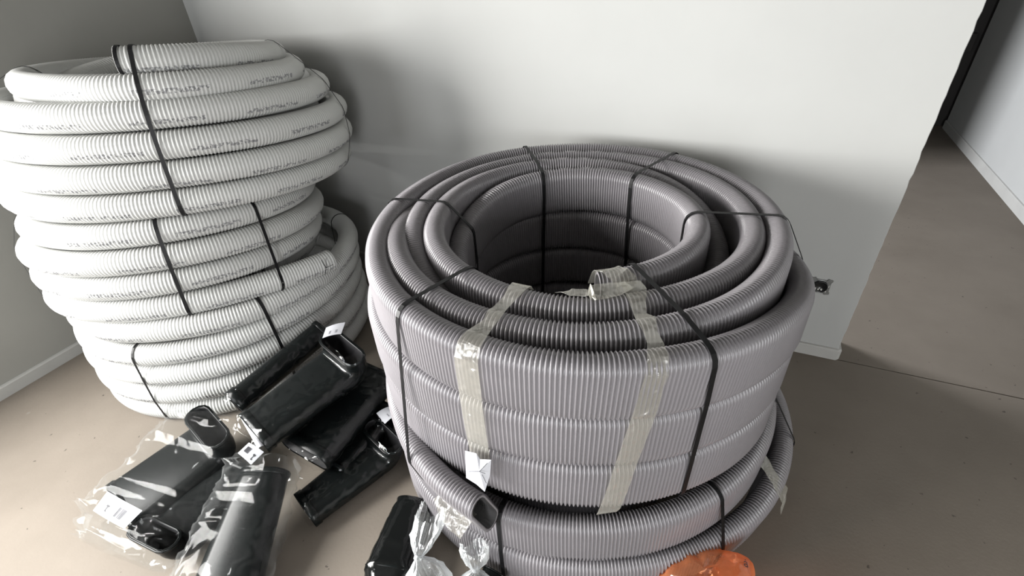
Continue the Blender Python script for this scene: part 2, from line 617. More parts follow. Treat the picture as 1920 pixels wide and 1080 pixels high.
def skirt(name, pts, h, t, m):
    """plaster skirting band along a floor polyline, proud of the wall to its left, with a soft top edge"""
    P = np.array(pts, float)
    seg = np.diff(P, axis=0)
    nn = np.c_[seg[:, 1], -seg[:, 0]]
    nn /= np.linalg.norm(nn, axis=1)[:, None]
    N = np.array([nn[0]] + [(a + b) / (1 + a @ b) for a, b in zip(nn[:-1], nn[1:])] + [nn[-1]])
    prof = [(0, 0), (t, 0), (t, h - 0.006), (t - 0.004, h), (0, h + 0.002)]
    V = [(p[0] + n[0] * a, p[1] + n[1] * a, z) for p, n in zip(P, N) for a, z in prof]
    F = [tuple(q) for q in quads(len(P), 5)] + [(0, 1, 2, 3, 4), tuple(range(len(V) - 1, len(V) - 6, -1))]
    return struct(mesh(name, V, F, m, None, False))


skirt('baseboard_back', [(WX, WY), (EX - 0.004, WY), (EX + 0.002, WY + 0.006), (EX + 0.002, WY + 0.13)], 0.052, 0.012, MT['skirting'])
skirt('baseboard_left', [(WX, -0.6), (WX, WY)], 0.055, 0.012, MT['skirting'])
skirt('baseboard_right', [(HX, 5.65), (HX, -0.2)], 0.07, 0.012, MT['skirting'])

# near-black slab at the end of the hall, painted for the unlit space there
dr = struct(box('doorway_shade', (EX - 0.4, 5.72, 0.0), (HX + 0.12, 5.78, 2.3), MT['unlit_doorway'], None, 0.004))
box('door_handle', (0.98, 5.66, 1.0), (1.08, 5.72, 1.03), MT['unlit_doorway'], dr, 0.006)
box('door_stop', (HX - 0.13, 5.68, 0.62), (HX - 0.03, 5.72, 0.76), MT['unlit_doorway'], dr, 0.006)

# ------------------------------------------------------------------ uncovered wall socket
sk = thing('wall_socket', 'uncovered electrical socket insert with a metal mounting frame on the white wall', 'socket', (0.408, WY, 0.342))


def disc_prism(name, r, depth, m, parent, x=0.408, z=0.342, y=WY, k=28, dish=0.0, rx=None):
    rx = rx or r
    V = []
    for yy, s in ((y, 1.0), (y - depth, 1.0), (y - depth - 0.0008, 0.93), (y - depth + dish, 0.84), (y - depth + dish, 0.02)):
        for i in range(k):
            a = 2 * PI * i / k
            V.append((x + rx * s * math.cos(a), yy, z + r * s * math.sin(a)))
    return fast_mesh(name, np.array(V), quads(5, k), m, parent)


def socket_frame():
    # square plate with notched sides and claw ears, round hole
    out = []
    h = 0.0345
    for sx, sy in ((1, 1), (-1, 1), (-1, -1), (1, -1)):
        c = [(h, h - 0.020), (h, h - 0.012), (h + 0.004, h - 0.010), (h + 0.004, h - 0.002), (h, h), (h - 0.006, h), (h - 0.008, h + 0.002), (h - 0.013, h + 0.002), (h - 0.015, h - 0.004), (h - 0.022, h - 0.004)]
        c = [(sx * a, sy * b) for a, b in c]
        if sx * sy < 0:
            c = c[::-1]
        out += c
    k = len(out)
    V = []
    for y in (WY - 0.0005, WY - 0.0035):
        V += [(0.408 + a, y, 0.342 + b) for a, b in out]
    for y in (WY - 0.0035, WY - 0.0005):
        for a, b in out:
            L = math.hypot(a, b)
            V.append((0.408 + a / L * 0.026, y, 0.342 + b / L * 0.026))
    return fast_mesh('mounting_frame', np.array(V), quads(4, k), MT['metal'], sk)


socket_frame().data.polygons.foreach_set('use_smooth', np.zeros(120, dtype=bool))
disc_prism('socket_insert', 0.0255, 0.012, MT['socket'], sk, dish=0.009)
for dx in (-0.0105, 0.0, 0.0105):
    disc_prism('glint_pin', 0.0042, 0.006, MT['brass'], sk, x=0.405 + dx, z=0.329, k=12)  # bright discs modelled for the light reflected in the insert
for dx, dz in ((0.030, 0.004), (-0.030, -0.004), (0.024, -0.020)):
    disc_prism('frame_screw', 0.003, 0.0055, MT['brass'], sk, x=0.408 + dx, z=0.342 + dz, k=10)

# ------------------------------------------------------------------ grey oval duct, upper coil
GC = (np.array([-0.40, 1.24, 0.0]), frame((0, 0, 1)))
GS = stadium(0.0295, 0.079, 7)
GP, GD = 0.0092, 0.0046
gu = thing('grey_duct_coil', 'upper coil of grey corrugated oval duct, black straps and clear tape, open in the middle', 'pipe coil', (-0.40, 1.24, 0.24), None)
ZA, ZB, ZC, ZD = 0.800, 0.641, 0.481, 0.322
P_inner = [(-61, .350, ZA + .008, 0), (-40, .350, ZA + .008, 0), (0, .350, ZA + .004, 0), (50, .345, ZA, 0), (99, .345, ZA - .002, 0), (150, .335, ZA - .02, 0), (190, .335, ZA - .07, 0), (225, .345, ZA - .12, 0), (270, .355, ZB, 0), (330, .355, ZB, 0)]
P_mid = [(-50, .415, ZB, 0), (-20, .410, ZB + .04, 0), (20, .415, ZB + .09, 0), (60, .425, ZA - .02, 0), (99, .432, ZA, 0), (150, .418, ZA, 0), (190, .398, ZA, 0), (218, .395, ZA, 0), (250, .405, ZA, 0), (285, .432, ZA, 0), (320, .448, ZA, 0), (360, .482, ZA - .002, 0), (410, .510, ZA, 0), (459, .508, ZA, 0), (520, .478, ZA, 0), (560, .458, ZA - .004, 0), (590, .455, ZA - .03, 0), (615, .465, ZB + .08, 0), (645, .475, ZB, 0)]
P_outer = [(125, .520, ZB, 0), (150, .510, ZB + .06, 0), (175, .503, ZA - .05, 0), (200, .498, ZA - .012, 0), (225, .500, ZA, 0), (255, .512, ZA, 0), (285, .524, ZA, 0), (320, .535, ZA, 0), (360, .546, ZA, 0), (410, .575, ZA, 0), (459, .592, ZA, 0), (500, .575, ZA, 0), (540, .548, ZA, 0), (578, .552, ZA, 0), (610, .580, ZA, 0), (645, .612, ZA, 0), (670, .612, ZA - .012, 0), (695, .608, ZA - .042, 0), (720, .614, ZA - .088, 0), (745, .610, ZA - .125, 0), (775, .600, ZB, 0), (820, .598, ZB, 0)]
P_low = [(98, .598, ZB, 0), (160, .585, ZB, 0), (220, .58, ZB, 0), (285, .602, ZB, 0), (320, .606, ZB - .012, 0), (345, .606, ZB - .045, 0), (370, .604, ZB - .085, 0), (400, .600, ZB - .125, 0), (460, .598, ZC, 0)]
P_low2 = [(98, .598, ZC, 0), (160, .580, ZC + .005, 0), (230, .578, ZC + .010, 0), (285, .598, ZC, 0), (320, .602, ZC - .012, 0), (345, .604, ZC - .045, 0), (370, .600, ZC - .09, 0), (400, .60, ZD + .02, 0), (460, .598, ZD, 0), (540, .585, ZD, 0), (580, .585, ZD + .01, -.05), (595, .592, ZD + .03, -.15), (610, .620, ZD + .045, -.24), (622, .648, ZD + .056, -.30), (631, .668, ZD + .062, -.32)]
P_in2 = [(-90, .355, ZB, 0), (90, .352, ZB, 0), (180, .36, ZB - .02, 0), (270, .36, ZC, 0), (450, .365, ZC, 0), (540, .37, ZC - .03, 0), (630, .37, ZD, 0), (990, .37, ZD, 0)]
P_fill = [(0, .47, ZB - .01, 0), (360, .50, ZB - .01, 0)]  # filler loop added out of sight to block light between the loops
g_loops = [(P_inner, (True, False)), (P_mid, (False, False)), (P_outer, (False, False)), (P_low, (False, False)), (P_low2, (False, True)), (P_in2, (False, False)), (P_fill, (False, False))]
for keys, lip in g_loops:
    pipe('pipe_loop', GC, keys, gu, GS, GP, GD, MT['grey'], 4, None, MT['grey_in'], lip)
gsets = [k for k, _ in g_loops]
for th, sk_ in ((-109, 0.02), (-47, -0.03), (14, 0), (70, 0.05), (125.5, -0.04), (-170, 0)):
    strap_loop(GC, gsets, th, GS, GD, gu, 0.0115, 0.002, 'strap', sk_)


def cyl(th, r, z, coil=GC):
    c, (e1, e2, n) = coil
    a = math.radians(th)
    return c + r * (math.cos(a) * e1 + math.sin(a) * e2) + z * n


def tape(keys, parent, width, name='tape', m='tape', wob=0.0):
    """clear tape: keys of (deg, r, z) joined by short straight pulls, thin and slightly crumpled"""
    K = np.array(keys, float)
    s = np.r_[0, np.cumsum(np.linalg.norm(np.diff(np.array([cyl(*k) for k in K]), axis=0), axis=1))]
    q = np.linspace(0, s[-1], max(8, int(s[-1] / 0.006)))
    W = width if np.isscalar(width) else np.interp(q, s, width)
    kk = np.stack([np.interp(q, s, K[:, i]) for i in range(3)], 1)
    if wob:
        kk[:, 1] += [wob * noise.noise(Vector((x * 40, 0.3, len(keys)))) for x in q]
    pts = [cyl(*k) for k in kk]
    a = math.radians(K[len(K) // 2][0])
    side = np.array([-math.sin(a), math.cos(a), 0])
    return ribbon(name, pts, side, MT[m], parent, W, 0.0006)


# tape one: over three loops on the near side, down the outside to the paper sticker
tape([(-87.5, .385, .862), (-87.5, .402, .884), (-88, .425, .886), (-88.5, .455, .880), (-89, .500, .882), (-89, .520, .887), (-89.2, .545, .880), (-89.6, .595, .886), (-90, .622, .879), (-90.2, .6375, .850), (-90.2, .6385, .72), (-90.2, .6365, .63), (-90.0, .6355, .545)],
     gu, [.045, .045, .04, .03, .03, .036, .028, .045, .05, .052, .052, .052, .05], wob=0.0012)
# tape two: from the inner free end over the loops and down the outside
tape([(-52.5, .395, .885), (-53, .430, .888), (-54, .460, .878), (-55, .495, .872), (-55.5, .530, .888), (-56, .565, .882), (-56.5, .600, .884), (-57, .628, .876), (-57.5, .6435, .845), (-59, .6445, .72), (-60.5, .6405, .60), (-62, .6400, .48), (-63, .6380, .415), (-63.3, .632, .395)],
     gu, [.046, .05, .035, .026, .04, .026, .03, .04, .046, .05, .05, .052, .054, .05], wob=0.0015)
# wrap round the free end, and its flap over the next loop
tape([(-60, .318, .84), (-59, .335, .887), (-57, .352, .896), (-55, .372, .893), (-53, .386, .88), (-53, .392, .85)], gu, .05, wob=0.001)
tape([(-76, .405, .874), (-73, .418, .886), (-66, .425, .888), (-58, .42, .890), (-54, .412, .890)], gu, [.012, .035, .04, .045, .03], wob=0.001).rotation_euler = (0, 0, 0)
# tape over the outer free end
tape([(-99, .676, .40), (-96, .690, .39), (-93, .702, .38), (-91, .708, .372)], gu, [.05, .07, .08, .08], m='tape')


def sticker():
    pts = [(-0.4275, 0.5886, 0.5802), (-0.3969, 0.586, 0.5889), (-0.3886, 0.5851, 0.5736), (-0.3599, 0.5852, 0.586), (-0.3646, 0.581, 0.5359), (-0.3791, 0.5723, 0.4753), (-0.4008, 0.574, 0.4896), (-0.4327, 0.5828, 0.4848), (-0.3858, 0.5722, 0.5478)]
    V = [tuple(p) for p in pts]
    F = [(8, i, (i + 1) % 8) for i in range(8)]
    o = mesh('sticker', V, F, MT['label'], gu, False)
    o['label'] = 'crumpled white paper sticker'
    return o


sticker()
for a_, b_ in [((-0.4145, 0.5722, 0.5327), (-0.3845, 0.5702, 0.5511)), ((-0.3845, 0.5702, 0.5511), (-0.3652, 0.5769, 0.5827)), ((-0.3787, 0.5703, 0.5424), (-0.3707, 0.5706, 0.5149)), ((-0.3838, 0.5692, 0.5528), (-0.3715, 0.5726, 0.5471))]:
    A, B = np.array(a_), np.array(b_)
    ribbon('crease_mark', [A, (A + B) / 2, B], (0, 0, 1), MT['ink'], gu, 0.0012, 0.0004)

# ------------------------------------------------------------------ grey oval duct, lower coil
gl = thing('grey_duct_coil', 'lower coil of grey corrugated oval duct lying on the floor under the taller coil', 'pipe coil', (-0.39, 1.24, 0.0))
E1, E0 = 0.243, 0.083
L_top = [(-130, .578, E1 - .01, .05), (-110, .586, E1 - .004, .03), (-90, .602, E1 + .004, .02), (-70, .606, E1 + .006, 0), (-45, .618, E1 + .012, -.02), (-20, .628, E1 + .022, -.04), (10, .625, E1 + .02, -.03), (60, .60, E1, 0), (120, .59, E1, 0), (180, .57, E1 - .01, 0), (229, .582, E1 - .01, .05)]
L_bot = [(-150, .575, E0, 0), (-110, .595, E0, 0), (-85, .608, E0, .0), (-60, .625, E0 + .002, .0), (-40, .650, E0 + .012, -.08), (-20, .684, E0 + .03, -.15), (0, .700, E0 + .04, -.18), (30, .712, E0 + .03, -.12), (70, .68, E0 + .01, 0), (110, .62, E0, 0), (160, .59, E0, 0), (209, .575, E0, 0)]
L_in = [(0, .40, E0, 0), (360, .42, E0, 0)]
L_in2 = [(0, .40, E1 - .02, 0), (360, .42, E1 - .02, 0)]
l_sets = [L_top, L_bot, L_in, L_in2]
for keys in l_sets:
    pipe('pipe_loop', GC, keys, gl, GS, GP, GD, MT['grey'], 4)
for th in (-87.5, -35, 2, 75, 150):
    strap_loop(GC, l_sets, th, GS, GD, gl, 0.0115, 0.002, 'strap', 0.0)
tape([(-17, .560, .352), (-16.5, .600, .352), (-15, .640, .300), (-14, .700, .215), (-13, .742, .150), (-13, .748, .10)], gl, [.05, .06, .05, .04, .06, .06], wob=0.003)

# ------------------------------------------------------------------ white round pipe coils
WD = 0.093
WSEC = circle_sec(WD / 2 - 0.0016, 16)
WP, WDp = 0.0110, 0.0023


def white_coil(label, c, tilt, rows, straps, foot):
    coil = (np.array(c, float), frame((tilt[0], tilt[1], 1)))
    t = thing('white_pipe_coil', label, 'pipe coil', foot)
    sets = []
    for i, (keys, lip, v0) in enumerate(rows):
        K = [tuple(k) + (0,) if len(k) == 3 else k for k in keys]
        sets.append(K)
        pipe('pipe_loop', coil, K, t, WSEC, WP, WDp, MT['white'], 4, (v0, i * 0.137), MT['white_in'], lip)
    for th, idx, w in straps:
        use = [sets[j] for j in idx] if idx else sets
        strap_loop(coil, use, th, WSEC, WDp, t, w, 0.0015)
    return t, coil


def full(h, R, a0=-180, v=None):
    """closed loop at height h with radius keys at front-left, front, right, back..."""
    return [(a0 + i * 45, R[i % 8], h) for i in range(9)]


# angles of R: -180, -135, -90, -45, 0, 45, 90, 135
H = [-(k + .5) * WD for k in range(6)]
top_rows = [
    ([(-49, .495, .004), (-30, .48, .004), (-10, .445, .0), (15, .40, -.008), (50, .37, -.015), (100, .37, -.02), (150, .38, -.04), (200, .40, -.09), (240, .39, -.14)], (True, False), .92),
    (full(H[0] - .022, [.47, .45, .465, .530, .495, .430, .44, .46]), (False, False), .98),
    (full(H[1], [.54, .57, .56, .550, .540, .520, .52, .53]), (False, False), .93),
    (full(H[2], [.54, .60, .575, .558, .570, .575, .54, .54]), (False, False), .95),
    (full(H[3], [.54, .61, .59, .558, .580, .580, .54, .54]), (False, False), .90),
    (full(H[1] + .02, [.45] * 8), (False, False), .5),
    (full(H[2] + .01, [.46] * 8), (False, False), .5),
    (full(H[3], [.46] * 8), (False, False), .5),
    (full(H[4], [.54, .61, .60, .558, .560, .560, .54, .54]), (False, False), .93),
]
tt_, tcoil = white_coil('topmost coil of white corrugated pipe, widest in view, six loops tied with black straps', (-2.07, 1.36, 1.246), (-.004, .089), top_rows,
           [(-44, None, .012), (28, None, .005), (-128, None, .006), (160, None, .006)], (-2.03, 1.38, 0.78))
_A = []  # black ring added for the shaded inside of the cut end
for i in range(32):
    a = 2 * PI * i / 32
    _A.append(cyl(-48.2, .4945 + .0475 * math.cos(a), .004 + .0475 * math.sin(a), tcoil))
ribbon('end_shade_band', _A, np.array(cyl(-50, .497, 0, tcoil)) - cyl(-46, .492, 0, tcoil), MT['strap'], tt_, 0.010, 0.0015, closed=True)
mid_rows = [
    (full(H[0], [.50, .48, .49, .515, .52, .50, .50, .50]), (False, False), .95),
    (full(H[1], [.51, .515, .515, .52, .53, .515, .50, .50]), (False, False), .92),
    (full(H[2], [.51, .51, .51, .515, .51, .49, .50, .50]), (False, False), .96),
    ([(-200, .49, H[3]), (-135, .505, H[3]), (-90, .505, H[3]), (-45, .512, H[3]), (-20, .532, H[3]), (-6, .570, H[3] + .002), (4, .612, H[3] + .006), (11, .650, H[3] + .010)], (False, True), .93),
    ([(-10, .40, H[3]), (40, .44, H[3]), (90, .48, H[3]), (160, .49, H[3])], (False, False), .93),
]
mt_, mcoil = white_coil('middle coil of white corrugated pipe with a cut end at its right', (-2.125, 1.206, 0.764), (-.053, .125), mid_rows,
                        [(-41, [0, 1, 2, 3], .012), (-9, [0, 1, 2, 3], .011), (-116, [0, 1, 2, 3], .006)], (-2.1, 1.23, 0.39))
# star of black wire ends at the cut end
we = cyl(6, .672, H[3] + .004, mcoil)
for ang, ln in ((20, .03), (75, .034), (110, .03), (150, .05), (200, .02), (245, .03)):
    a = math.radians(ang)
    d = np.array([math.cos(a) * .78, math.cos(a) * .35, math.sin(a)])
    ribbon('tie_wire', [we, we + d * ln * .65 + np.array([0, -.002, 0]), we + d * ln * 1.3], (.5, -.8, .1), MT['strap'], mt_, 0.0032, 0.001)
bot_rows = [
    ([(-155, .50, .405), (-110, .515, .425), (-60, .52, .43), (-20, .530, .405), (10, .555, .395), (45, .585, .40), (85, .55, .40)], (False, False), .95),
    (full(H[0] + .372, [.53, .53, .53, .53, .55, .575, .56, .54]), (False, False), .95),
    (full(H[1] + .372, [.54, .545, .54, .54, .55, .565, .56, .54]), (False, False), .93),
    (full(H[2] + .372, [.54, .545, .548, .55, .56, .565, .56, .54]), (False, False), .96),
    (full(H[3] + .374, [.54, .54, .545, .55, .56, .565, .56, .54]), (False, False), .92),
]
white_coil('bottom coil of white corrugated pipe lying on the floor by the left wall', (-2.06, 1.20, 0.0), (-.01, -.02), bot_rows,
           [(-72, [1, 2, 3, 4], .008), (-22, None, .012), (58, None, .006)], (-2.06, 1.2, 0.0))


# ------------------------------------------------------------------ black flat duct bends in film
def elbow_path(NL, NR, FL, FR, thick, turn, up=0.03, rr=None):
    NL, NR, FL, FR = [np.array(p, float) for p in (NL, NR, FL, FR)]
    if turn == 'near':
        NL, NR, FL, FR = FL, FR, NL, NR
    N, Fm = (NL + NR) / 2, (FL + FR) / 2
    a = Fm - N
    L = np.linalg.norm(a)
    a /= L
    w0, w1 = NR - NL, FR - FL
    w = w0 / np.linalg.norm(w0) + w1 / np.linalg.norm(w1)
    w -= a * (w @ a)
    w /= np.linalg.norm(w)
    n = np.cross(w, a)
    if n[2] < 0:
        n = -n
    W0, W1 = np.linalg.norm(w0), np.linalg.norm(w1)
    P, NN = [], []
    rr = rr or thick / 2 + 0.018
    end = L - (rr if turn else 0)
    for s in np.linspace(0, end, 13):
        P.append(N + a * s)
        NN.append(n)
    if turn:
        for ph in np.linspace(0, PI / 2, 8)[1:]:
            P.append(N + a * (end + rr * math.sin(ph)) + n * rr * (1 - math.cos(ph)))
            NN.append(n * math.cos(ph) - a * math.sin(ph))
        for u in (0.5, 1.0):
            P.append(N + a * L + n * (rr + up * u))
            NN.append(-a)
    P, NN = np.array(P), np.array(NN)
    q = np.linspace(0, 1, len(P))
    return P, NN, w, W0 + (W1 - W0) * q


def duct_bend(label, NL, NR, FL, FR, thick=0.075, turn='far', up=0.03, name='black_duct_bend', group=None):
    P, NN, w, W = elbow_path(NL, NR, FL, FR, thick, turn, up)
    base = P.mean(0).copy()
    base[2] = max(0.0, P[:, 2].min() - thick / 2)
    t = thing(name, label, 'duct bend', tuple(float(x) for x in base), group)
    n = len(P)
    s = np.r_[0, np.cumsum(np.linalg.norm(np.diff(P, axis=0), axis=1))]
    rows_o, rows_i = [], []
    for i in range(n):
        S, N = stadium(thick / 2, W[i] / 2, 6)
        g = 0.0
        rows_o.append(P[i] + (S[:, :1] + N[:, :1] * g) * NN[i] + (S[:, 1:] + N[:, 1:] * g) * w)
        rows_i.append(P[i] + (S[:, :1] - N[:, :1] * 0.005) * NN[i] + (S[:, 1:] - N[:, 1:] * 0.005) * w)
    V = np.concatenate([np.array(rows_o).reshape(-1, 3), np.array(rows_i)[::-1].reshape(-1, 3)])
    k = len(rows_o[0])
    Q = quads(2 * n, k, closed_n=True)
    mi = np.zeros(len(Q))
    mi[n * k:(2 * n - 1) * k] = 1
    fast_mesh('duct_body', V, Q, [MT['black'], MT['black_in']], t, None, mi)
    # raised collar at both mouths
    for e, d in ((0, 1), (n - 1, -1)):
        i2 = e + d * (2 if d > 0 else 1)
        rr = []
        for P_, g in ((P[e] - (P[i2] - P[e]) * 0.02, 0.001), (P[e] - (P[i2] - P[e]) * 0.02, 0.0045), (P[e] + (P[i2] - P[e]) * 0.5, 0.0045), (P[e] + (P[i2] - P[e]) * 0.56, 0.0)):
            S, N = stadium(thick / 2, W[e] / 2, 6)
            rr.append(P_ + (S[:, :1] + N[:, :1] * g) * NN[e] + (S[:, 1:] + N[:, 1:] * g) * w)
        fast_mesh('collar', np.array(rr).reshape(-1, 3), quads(4, k), MT['black'], t)
    return t, (P, NN, w, W, thick)


def sleeve(name, spec, parent, m, pad=0.003, amp=0.006, ext=0.03, seed=0.0, freq=26, end_scale=(0.55, 0.55), k=44, step=0.009, flare=0.0):
    """film around a body: the body's outline, padded, creased by ridged noise, pinched past both ends"""
    P, NN, w, W, thick = spec
    a0 = P[1] - P[0]
    a0 /= np.linalg.norm(a0)
    a1 = P[-1] - P[-2]
    a1 /= np.linalg.norm(a1)
    s = np.r_[0, np.cumsum(np.linalg.norm(np.diff(P, axis=0), axis=1))]
    L = s[-1]
    q = np.arange(-ext, L + ext + 1e-6, step)
    rows = []
    for x in q:
        xc = min(max(x, 0), L)
        c = np.array([np.interp(xc, s, P[:, i]) for i in range(3)])
        nn = np.array([np.interp(xc, s, NN[:, i]) for i in range(3)])
        nn /= np.linalg.norm(nn)
        wd = np.interp(xc, s, W)
        sc = 1.0
        if x < 0:
            c = c + a0 * x
            sc = 1 - (1 - end_scale[0]) * (-x / ext) ** 0.8
        elif x > L:
            c = c + a1 * (x - L)
            sc = 1 - (1 - end_scale[1]) * ((x - L) / ext) ** 0.8
        S, N = stadium(thick / 2 + pad, wd / 2 + pad, k // 2 - 1)
        pts = []
        for (sa, sb), (na, nb) in zip(S, N):
            p = c + nn * sa * (sc if sc < 1 else 1) + w * sb * (0.3 + 0.7 * sc)
            f1 = noise.noise(Vector((p[0] * freq * 0.6 + seed, p[1] * freq * 0.6, p[2] * freq * 0.6)))
            f2 = 1 - abs(noise.noise(Vector((p[0] * freq + seed, p[1] * freq * 1.3, p[2] * freq))) * 2.2)
            d = amp * (0.55 + 0.5 * f1 + 0.9 * max(0, f2) ** 4 * (1.0 + (2.0 if (x < 0 or x > L) else 0)))
            p = p + (nn * na + w * nb) * d
            p[2] = max(p[2], 0.002)
            pts.append(p)
        rows.append(pts)
    V = np.array(rows)
    n, kk = V.shape[:2]
    return fast_mesh(name, V.reshape(-1, 3), quads(n, kk), MT[m], parent)


def label_sheet(name, corners, parent, lift=0.0, prints=()):
    """small printed label: four world corners (from top left, clockwise), with bars and marks on it"""
    c = [np.array(p, float) for p in corners]
    nrm = np.cross(c[1] - c[0], c[3] - c[0])
    nrm /= np.linalg.norm(nrm)
    if nrm @ (np.array([0, 0, 1.5]) - c[0]) < 0:
        nrm = -nrm
    c = [p + nrm * lift for p in c]

    def at(u, v, h):
        return (c[0] * (1 - u) + c[1] * u) * (1 - v) + (c[3] * (1 - u) + c[2] * u) * v + nrm * h
    V = []
    for h in (0.0, 0.0006):
        for v in np.linspace(0, 1, 4):
            for u in np.linspace(0, 1, 7):
                V.append(at(u, v, h + 0.004 * math.sin(u * PI)))
    F = []
    for b in (0, 28):
        for j in range(3):
            for i in range(6):
                a = b + j * 7 + i
                F.append((a, a + 1, a + 8, a + 7))
    o = mesh(name, V, F, MT['label'], parent)
    for kind, u0, v0, u1, v1 in prints:
        m = MT['greyink'] if kind in ('text', 'grey') else MT['ink']
        rects = []
        if kind == 'bars':
            x = u0
            r = random.Random(int(u0 * 1000))
            while x < u1:
                wdt = r.choice((0.010, 0.016, 0.026))
                rects.append((x, v0, min(x + wdt, u1), v1))
                x += wdt + r.choice((0.010, 0.016))
        elif kind == 'text':
            r = random.Random(int(v0 * 997))
            rows = max(1, int((v1 - v0) / 0.09))
            for i in range(rows):
                x = u0
                while x < u1 - 0.02:
                    wdt = r.uniform(0.02, 0.06)
                    rects.append((x, v0 + i * 0.09, min(x + wdt, u1), v0 + i * 0.09 + 0.045))
                    x += wdt + 0.018
        elif kind == 'hook':
            rects = [(u0, v0, u1, v0 + (v1 - v0) * .3), (u0 + (u1 - u0) * .35, v0, u0 + (u1 - u0) * .68, v1), (u0 + (u1 - u0) * .35, v1 - (v1 - v0) * .2, u1, v1)]
        else:
            rects = [(u0, v0, u1, v1)]
        V2, F2 = [], []
        for a, b, cc, d in rects:
            i = len(V2)
            for (u, v) in ((a, b), (cc, b), (cc, d), (a, d)):
                V2.append(at(u, v, 0.0011 + 0.004 * math.sin(u * PI)))
            F2.append((i, i + 1, i + 2, i + 3))
        pm = mesh('print', V2, F2, m, o, False)
    return o


# the bend on top of the heap, wrapped, with a label on its upturned mouth
tC, sC = duct_bend('long black duct bend topmost in the heap, a white label on its upturned mouth', *[(-1.3562, 0.646, 0.245), (-1.1904, 0.5748, 0.225), (-1.2658, 0.9729, 0.29), (-1.0477, 0.9573, 0.28)], turn='far', up=0.025)
sleeve('film_wrap', sC, tC, 'tight', 0.002, 0.005, 0.022, 1.7)
label_sheet('label', [(-1.2727, 1.0119, 0.372), (-1.2249, 1.0638, 0.372), (-1.1932, 1.0018, 0.372), (-1.2423, 0.9576, 0.372)], tC, 0.004, [('grey', .30, .55, .72, .82)])
label_sheet('label', [(-1.35, 0.6325, 0.262), (-1.3352, 0.6482, 0.262), (-1.2164, 0.595, 0.215), (-1.2262, 0.5776, 0.215)], tC, 0.004)
# bend squeezed between it and the white coil
tD, sD = duct_bend('black duct bend wedged between the heap and the bottom white coil', *[(-1.5426, 0.7083, 0.21), (-1.4683, 0.7129, 0.15), (-1.4361, 1.0958, 0.29), (-1.3938, 1.1199, 0.21)], turn=None)
sleeve('film_wrap', sD, tD, 'tight', 0.002, 0.005, 0.018, 4.1)
# bend in the middle of the heap with its mouth towards us
tE, sE = duct_bend('black duct bend in the middle of the heap, film puckered over its near mouth', *[(-1.2393, 0.6741, 0.15), (-1.0305, 0.6404, 0.13), (-1.193, 1.0705, 0.175), (-1.0144, 1.012, 0.165)], turn=None)
sleeve('film_wrap', sE, tE, 'tight', 0.002, 0.006, 0.022, 7.3)
# short one behind, by the grey coil
tG, sG = duct_bend('black duct bend half hidden beside the grey coil, small label on its mouth', *[(-1.1323, 0.6993, 0.055), (-0.9926, 0.6723, 0.05), (-1.1143, 0.9398, 0.07), (-0.9582, 0.9009, 0.065)], turn='far', up=0.012)
sleeve('film_wrap', sG, tG, 'tight', 0.002, 0.004, 0.018, 9.9)
label_sheet('label', [(-1.0025, 0.885, 0.15), (-0.9766, 0.9304, 0.15), (-0.926, 0.9151, 0.15), (-0.9438, 0.856, 0.15)], tG, 0.003, [('grey', .42, .52, .85, .80)])
# front right on the bare floor
tF, sF = duct_bend('black duct bend lying lowest on the bare floor, right of the heap', *[(-1.1134, 0.5623, 0.045), (-0.99, 0.5065, 0.04), (-1.0259, 0.8732, 0.06), (-0.8556, 0.7922, 0.06)], turn='far', up=0.012, thick=0.068)
sleeve('film_wrap', sF, tF, 'tight', 0.002, 0.004, 0.016, 12.2)

# clear bag with two bends at the left
tA, sA = duct_bend('black duct bend in the left clear bag, large mouth turned up towards the white coils', *[(-1.7317, 0.304, 0.055), (-1.4699, 0.2938, 0.05), (-1.6197, 0.6104, 0.1), (-1.3961, 0.6038, 0.09)], turn='far', up=0.035, thick=0.08)
tA2, sA2 = duct_bend('black duct bend in the left clear bag, mouth turned up at the near corner', *[(-1.4544, 0.2844, 0.045), (-1.276, 0.2673, 0.042), (-1.4784, 0.5849, 0.055), (-1.2764, 0.5576, 0.05)], turn='near', up=0.03, thick=0.07)
bag = thing('clear_bag', 'big clear plastic bag holding two black bends, printed label at its left corner', 'plastic bag', (-1.6237, 0.4542, 0.0))
spec = elbow_path(*[(-1.6827, 0.2823, 0.07), (-1.3005, 0.2763, 0.06), (-1.7102, 0.6392, 0.11), (-1.3464, 0.6058, 0.1)], 0.15, None) + (0.15,)
sleeve('bag_film', spec, bag, 'film', 0.006, 0.018, 0.085, 3.3, 15, (0.40, 0.34), 64, 0.010)
label_sheet('label', [(-1.5793, 0.298, 0.175), (-1.411, 0.2978, 0.175), (-1.432, 0.2439, 0.15), (-1.5829, 0.244, 0.15)], bag, 0.006,
            [('text', .10, .08, .52, .30), ('hook', .24, .46, .33, .78), ('bars', .56, .30, .78, .78), ('text', .60, .86, .92, .95)])
label_sheet('label', [(-1.2849, 0.5894, 0.2), (-1.2071, 0.5798, 0.2), (-1.2071, 0.5279, 0.2), (-1.285, 0.5442, 0.2)], bag, 0.006, [('bars', .16, .25, .48, .68), ('hook', .72, .42, .86, .82)])

